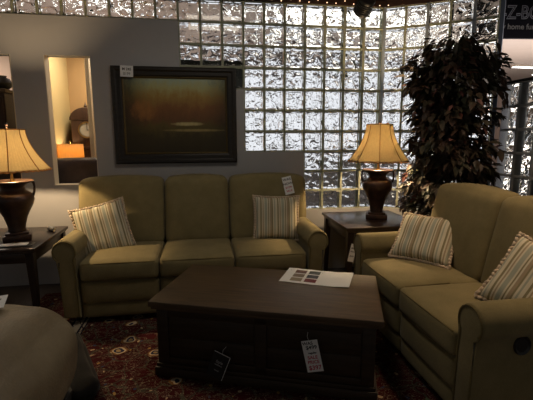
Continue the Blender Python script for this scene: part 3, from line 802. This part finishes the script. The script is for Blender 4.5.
for k in range(170):
    z = .72 + 1.36 * (k / 170) + rnd.uniform(-.04, .04); a = rnd.uniform(0, 2 * math.pi); r_ = radius(z) * rnd.uniform(.6, 1.06)
    p0 = Vector((0, 0, z - .12)); p2 = Vector((r_ * math.cos(a), r_ * math.sin(a) * .85, z + rnd.uniform(-.02, .05))); p1 = (p0 + p2) / 2 + Vector((0, 0, .06))
    if k % 2 == 0: tube(bm, [p0, p1, p2], [.005, .0035, .002], 5)
    tips.append((p0, p1, p2))
for (dx, dy, dz) in ((.13, 0, 2.27), (-.18, .05, 2.20), (.32, -.05, 2.12), (-.36, 0, 2.05), (.02, .05, 2.25), (.22, .05, 2.2), (.42, .0, 1.95), (-.44, -.05, 1.86)):
    p0 = Vector((0, 0, 1.7)); p2 = Vector((dx, dy, dz)); p1 = (p0 + p2) / 2 + Vector((0, 0, .05)); tube(bm, [p0, p1, p2], [.005, .0035, .002], 5); 
    for q in range(4): tips.append((p0.lerp(p2, .4), p1.lerp(p2, .3), p2 + Vector((rnd.uniform(-.05, .05), rnd.uniform(-.05, .05), rnd.uniform(-.06, .02)))))
link('trunk', bm, M['bark'], t)
def leaves(bm, count_per, rnd):
    for (p0, p1, p2) in tips:
        for k in range(count_per):
            f = rnd.uniform(.25, 1.05); pos = p0.lerp(p1, min(1, f * 2)) if f < .5 else p1.lerp(p2, (f - .5) * 2)
            pos = pos + Vector((rnd.gauss(0, .03), rnd.gauss(0, .03), rnd.gauss(0, .03)))
            wx, wy = pos.x + TX, pos.y + TY
            dl = math.hypot(wx - 1.628, wy - 3.56)
            if (1.12 < pos.z < 1.56 and dl < .31) or (pos.z <= 1.12 and dl < .23): continue
            if pos.z < .70 and (wx < 1.99 and wy > 3.12): continue
            if (wx - 1.84) * .54 + (wy - 4.017) * .84 > -.07 or wx > 2.68: continue
            out = Vector((pos.x, pos.y, 0)); out = out.normalized() if out.length > .01 else Vector((1, 0, 0))
            d = (out * rnd.uniform(.3, 1) + Vector((rnd.uniform(-.6, .6), rnd.uniform(-.6, .6), rnd.uniform(-1.3, .15)))).normalized()
            sd = d.cross(Vector((rnd.uniform(-.5, .5), rnd.uniform(-.5, .5), 1))).normalized(); nn = sd.cross(d)
            l = rnd.uniform(.068, .118); w_ = l * rnd.uniform(.2, .27)
            pts = [pos, pos + d * l * .35 + sd * w_ + nn * .006, pos + d * l * .75 + sd * w_ * .6, pos + d * l - nn * .012, pos + d * l * .75 - sd * w_ * .6, pos + d * l * .35 - sd * w_ + nn * .006]
            mid = [pos + d * l * .35 - nn * .004, pos + d * l * .75 - nn * .006]
            V = [bm.verts.new(q) for q in pts]; Mv = [bm.verts.new(q) for q in mid]
            for fc in ((V[0], V[1], Mv[0]), (V[0], Mv[0], V[5]), (V[1], V[2], Mv[1], Mv[0]), (V[5], Mv[0], Mv[1], V[4]), (V[2], V[3], Mv[1]), (V[4], Mv[1], V[3])): bm.faces.new(fc)
bm = bmesh.new(); leaves(bm, 27, random.Random(5)); o = link('foliage', bm, M['leaf'], t, angle=80)
bm = bmesh.new(); leaves(bm, 1, random.Random(11)); o = link('red_foliage', bm, M['leaf_red'], t, angle=80)

# ------------------------------------------------------------------ ceiling fittings
t = empty('spotlight', (1.50, 3.72, 2.95), 0, 'small black ceiling spotlight hanging in front of the glass blocks', 'spotlight')
bm = bmesh.new(); lathe_add(bm, [(.03, 0), (.03, -.015), (.008, -.02), (.008, -.25), (.012, -.26)], 16); link('stem', bm, M['black'], t)
bm = bmesh.new(); T = TR(0, -.02, -.345) @ RX(R(62))
pr = [(.04, .085), (.07, .075)]
for k in range(5): pr += [(.078, .06 - k * .022), (.078, .05 - k * .022), (.068, .048 - k * .022), (.068, .04 - k * .022)]
pr += [(.078, -.055), (.08, -.085), (.07, -.085), (.05, -.03), (.001, -.028)]
lathe_add(bm, pr, 24, T); link('lamp_head', bm, M['black'], t, angle=30)
bm = bmesh.new(); tube(bm, [(-.085, -.02, -.345), (-.085, -.01, -.27), (0, 0, -.255), (.085, -.01, -.27), (.085, -.02, -.345)], .005, 6); link('yoke', bm, M['black'], t)
t = empty('string_lights', (0, WY - .035, jz(-1)), 0, 'string of tiny warm bulbs draped along the header above the glass', 'string lights')
bm = bmesh.new(); pts = []; bulbs = []
x = X7 - .2; k = 0
while x < X17 + .02:
    z = .035 - .028 * abs(math.sin(k * .55)); pts.append((x, 0, z)); bulbs.append((x, -.008, z - .008)) if k % 2 == 0 else None; x += .045; k += 1
tube(bm, pts, .003, 5); link('cable', bm, M['black'], t)
for b_ in bulbs:
    bm = bmesh.new(); bmesh.ops.create_icosphere(bm, subdivisions=1, radius=.0055, matrix=TR(*b_)); link('bulb', bm, M['fairy'], t)

# ------------------------------------------------------------------ sign and hall
t = empty('shop_sign', (4.90, 5.2, 3.02), R(-6), 'dark shop sign with outlined letters hanging beyond the opening', 'sign')
bm = bmesh.new(); box(bm, -1.29, 1.0, 0, .06, -.26, .40, .004, 1); link('board', bm, M['signboard'], t)
TT = TR(-.55, -.006, .07) @ RX(R(90))
text('lettering', 'LA-Z-BOY', .25, M['signline'], t, TT, outline=.006, xs=.82)
text('lettering', 'quality home furnishings', .105, M['signtext'], t, TR(-.47, -.004, -.11) @ RX(R(90)), .001, .001, 1.0)
bm = bmesh.new()
for s in (-.8, .8): tube(bm, [(s, .03, .40), (s, .03, .70)], .006, 6)
link('hanger', bm, M['black'], t)
for (x, y, rz, ln) in ((9.1, 10.1, R(3), 1.5), (10.1, 11.2, R(3), .22), (-1.2, 5.9, 0, 1.1), (-2.9, 5.9, 0, 1.1), (.9, 5.6, 0, 1.1), (2.6, 5.5, 0, 1.1), (1.6, 7.2, 0, 1.1), (3.6, 7.2, 0, 1.1), (5.3, 7.0, 0, 1.1), (3.5, 6.3, 0, .9), (4.5, 6.0, 0, .9), (4.7, 8.0, 0, 1.1)):
    t = empty('ceiling_light', (x, y, 3.3), rz, None, 'ceiling light')
    if x > 10: t['label'] = 'small white ceiling light at the photo edge beyond the half wall'
    elif x > 8: t['label'] = 'long white ceiling light seen beyond the opening, below the sign'
    else: t['label'] = 'added hall light giving glare in the glass blocks'; t['group'] = 'added hall lights for glare in the glass blocks'  # these lights are added over the hall so the blocks glint
    bm = bmesh.new(); box(bm, -ln / 2, ln / 2, -.07, .07, -.05, 0, .004, 1); link('housing', bm, M['whitetrim'], t)
    bm = bmesh.new(); box(bm, -ln / 2 + .02, ln / 2 - .02, -.06, .06, -.062, -.05); link('tube', bm, M['tube'], t, smooth=False)

# ------------------------------------------------------------------ passage room things
t = empty('leather_sofa', (-1.20, 4.36, 0), 0, 'dark brown leather sofa back behind the wall opening', 'sofa')
bm = bmesh.new(); soft(bm, -.42, .55, -.10, .14, .04, 1.20, .07, (0, .02, .008), 12); link('backrest', bm, M['dark_leather'], t, angle=80)
bm = bmesh.new(); soft(bm, -.42, .55, .14, .30, .04, .5, .05, (0, .02, .02), 8); link('seat', bm, M['dark_leather'], t, angle=80)
t = empty('console_table', (-1.36, 5.02, 0), 0, 'dark wooden console behind the leather sofa back', 'console')
bm = bmesh.new(); box(bm, -.26, .38, -.16, .16, 1.0, 1.035, .004); link('tabletop', bm, M['wood_dark'], t)
bm = bmesh.new(); box(bm, -.24, .36, -.14, .14, .10, 1.0, .004); link('body', bm, M['wood_dark'], t)
t = empty('table_lamp', (-1.52, 5.0, 1.035), 0, 'small lamp with a lit drum shade seen through the wall opening', 'lamp')
bm = bmesh.new(); lathe_add(bm, [(.06, 0), (.06, .012), (.02, .02), (.035, .06), (.015, .11), (.008, .12)], 24); link('lamp_base', bm, M['brass'], t)
bm = bmesh.new(); lathe_add(bm, [(.142, .125), (.138, .30)], 40, caps=False); sh = link('lamp_shade', bm, M['drum'], t, angle=80); sh.modifiers.new('thick', 'SOLIDIFY').thickness = .002
bm = bmesh.new(); tube(bm, [(0, 0, .12), (0, 0, .31)], .004, 6); tube(bm, [(-.138, 0, .297), (.138, 0, .297)], .002, 5); lathe_add(bm, [(.001, .305), (.012, .315), (.012, .325), (.001, .345)], 10); link('lamp_stem', bm, M['brass'], t)
ld = bpy.data.lights.new('drum_light', 'POINT'); ld.energy = 3.2; ld.color = (1, .74, .42); ld.shadow_soft_size = .03; lo = bpy.data.objects.new('drum_light', ld); COL.objects.link(lo); lo.parent = t; lo.location = (0, 0, .21)
# longcase clock
t = empty('longcase_clock', (-1.41, 5.33, 0), R(14), 'dark longcase clock with an arched hood and pale dial', 'clock')
cm = wood('mahogany', (.03, .015, .009), (.07, .034, .02), .35, 'z')
bm = bmesh.new(); box(bm, -.20, .20, -.12, .12, 0, .5, .01); box(bm, -.15, .15, -.10, .10, .5, 1.28, .008); link('case', bm, cm, t)
bm = bmesh.new(); box(bm, -.17, .17, -.12, .12, 1.28, 1.62, .006)
arch = [(-.185, 1.62), (.185, 1.62)] + [(.185 * math.cos(a), 1.62 + .15 * math.sin(a)) for a in [math.pi * i / 14 for i in range(1, 14)]]
extrude_profile(bm, arch, -.13, .12, .006); box(bm, -.19, .19, -.14, .13, 1.27, 1.30, .005); link('hood', bm, cm, t)
bm = bmesh.new(); lathe_add(bm, [(.001, 0), (.088, 0), (.088, .006), (.001, .008)], 32, TR(0, -.122, 1.50) @ RX(R(90))); link('dial', bm, mat('pale dial', (.30, .28, .24), .4), t)
bm = bmesh.new(); lathe_add(bm, [(.082, 0), (.10, 0), (.10, .014), (.082, .014), (.082, 0)], 32, TR(0, -.122, 1.50) @ RX(R(90)), caps=False); link('bezel', bm, M['brass'], t)
bm = bmesh.new(); box(bm, -.003, .003, -.136, -.132, 1.50, 1.59); box(bm, 0, .065, -.136, -.132, 1.497, 1.503); link('hands', bm, M['ink'], t, smooth=False)
for s in (-1, 0, 1):
    bm = bmesh.new(); lathe_add(bm, [(.012, 0), (.02, .02), (.008, .04), (.001, .07)], 12, TR(s * .165, -.10, 1.765 if s == 0 else 1.63)); link('finial', bm, cm, t)
o_bm = bmesh.new(); lathe_add(o_bm, [(.001, .03), (.022, .025), (.028, .012), (.022, 0)], 18, TR(-1.64, 4.75 - .0, 1.73) @ RY(R(90))); link('door_knob', o_bm, M['black'], bpy.data.objects['wall_passage_left'])
# things through the far-left opening
t = empty('dark_cabinet', (-2.42, 4.9, 0), 0, 'dark wooden cabinet behind the opening at the photo edge', 'cabinet')
bm = bmesh.new(); box(bm, -.5, .38, -.2, .2, .0, 1.88, .008); link('body', bm, M['wood_dark'], t)
bm = bmesh.new(); box(bm, -.52, .40, -.22, .22, 1.88, 1.92, .008); link('cabinet_top', bm, M['chest_top'], t)
for s in (0, 1):
    bm = bmesh.new(); box(bm, -.48 + s * .43, -.07 + s * .43, -.215, -.2, .1, 1.84, .004); d_ = link('door', bm, M['wood_dark'], t)
    bm = bmesh.new(); lathe_add(bm, [(.012, 0), (.015, .02), (.001, .026)], 12, TR(-.10 + s * .06, -.215, .9) @ RX(R(90))); link('knob', bm, M['brass'], d_)
bm = bmesh.new(); lathe_add(bm, [(.05, 0), (.10, .03), (.12, .08), (.09, .14), (.05, .16), (.06, .18)], 24); o = link('black_vase', bm, M['black'], None); o.location = (-2.10, 4.82, 1.92); o.scale = (.8, .8, .8); tag(o, 'rounded black vase on the dark cabinet at the photo edge', 'vase')

# ------------------------------------------------------------------ light
def area(name, loc, size, e, col, rot=(0, 0, 0), sy=None):
    ld = bpy.data.lights.new(name, 'AREA'); ld.energy = e; ld.color = col; ld.size = size
    if sy: ld.shape = 'RECTANGLE'; ld.size_y = sy
    o = bpy.data.objects.new(name, ld); COL.objects.link(o); o.location = loc; o.rotation_euler = rot; return o
area('ceiling_lamp_front', (.2, 2.4, 2.9), .7, 9, (1, .90, .76))
area('ceiling_lamp_right', (2.0, 1.9, 2.9), .35, 7, (1, .70, .44)).data.spread = R(95)
area('hall_fill_light', (-1.8, 7.0, .7), 2.2, 45, (1, .84, .78), rot=(math.pi, 0, 0))  # added uplight brightening the ceiling seen through the upper left blocks
area('hall_fill_light', (4.8, 2.6, 3.2), 1.0, 45, (1, .86, .74))  # added light for the outer side of the half-height block wall
area('passage_fill_light', (-1.1, 4.85, 2.5), .4, 16, (1, .85, .62))  # added warm fill for the passage room, no fixture modelled
area('far_left_fill_light', (-2.7, 4.85, 2.5), .4, 16, (1, .85, .68))  # added fill behind the far-left opening
area('hall_fill_light', (2.0, 5.6, 3.25), 1.5, 50, (1, .93, .86))  # added fill lighting the hall surfaces behind the glass
area('hall_fill_light', (6.5, 7.5, .6), 4, 200, (1, .88, .80), rot=(math.pi, 0, 0))  # added uplight washing the hall ceiling from near the floor
w = bpy.data.worlds.new('World'); sc.world = w; w.use_nodes = True
w.node_tree.nodes['Background'].inputs[0].default_value = (1, .95, .88, 1); w.node_tree.nodes['Background'].inputs[1].default_value = .11

# ------------------------------------------------------------------ camera
cd_ = bpy.data.cameras.new('Camera'); cam = bpy.data.objects.new('Camera', cd_); COL.objects.link(cam)
cd_.sensor_fit = 'HORIZONTAL'; cd_.sensor_width = 36; cd_.lens = 400 / 533 * 36; cd_.clip_start = .05
yaw, pitch, roll = .156770377, .158400513, -.00302
fw = Vector((math.sin(yaw) * math.cos(pitch), math.cos(yaw) * math.cos(pitch), -math.sin(pitch)))
rt = Vector((math.cos(yaw), -math.sin(yaw), 0)); up = rt.cross(fw)
r2 = rt * math.cos(roll) + up * math.sin(roll); u2 = up * math.cos(roll) - rt * math.sin(roll)
mw = Matrix((r2, u2, -fw)).transposed().to_4x4(); mw.translation = Vector((0, 0, H)); cam.matrix_world = mw
sc.camera = cam
sc.view_settings.view_transform = 'Standard'; sc.view_settings.look = 'None'; sc.view_settings.gamma = 1; sc.view_settings.exposure = 0
sc.view_settings.use_curve_mapping = False
sc.cycles.use_denoising = True
sc.cycles.caustics_refractive = False; sc.cycles.caustics_reflective = False
sc.cycles.max_bounces = 14; sc.cycles.transmission_bounces = 12; sc.cycles.diffuse_bounces = 3
sc.cycles.sample_clamp_indirect = 4
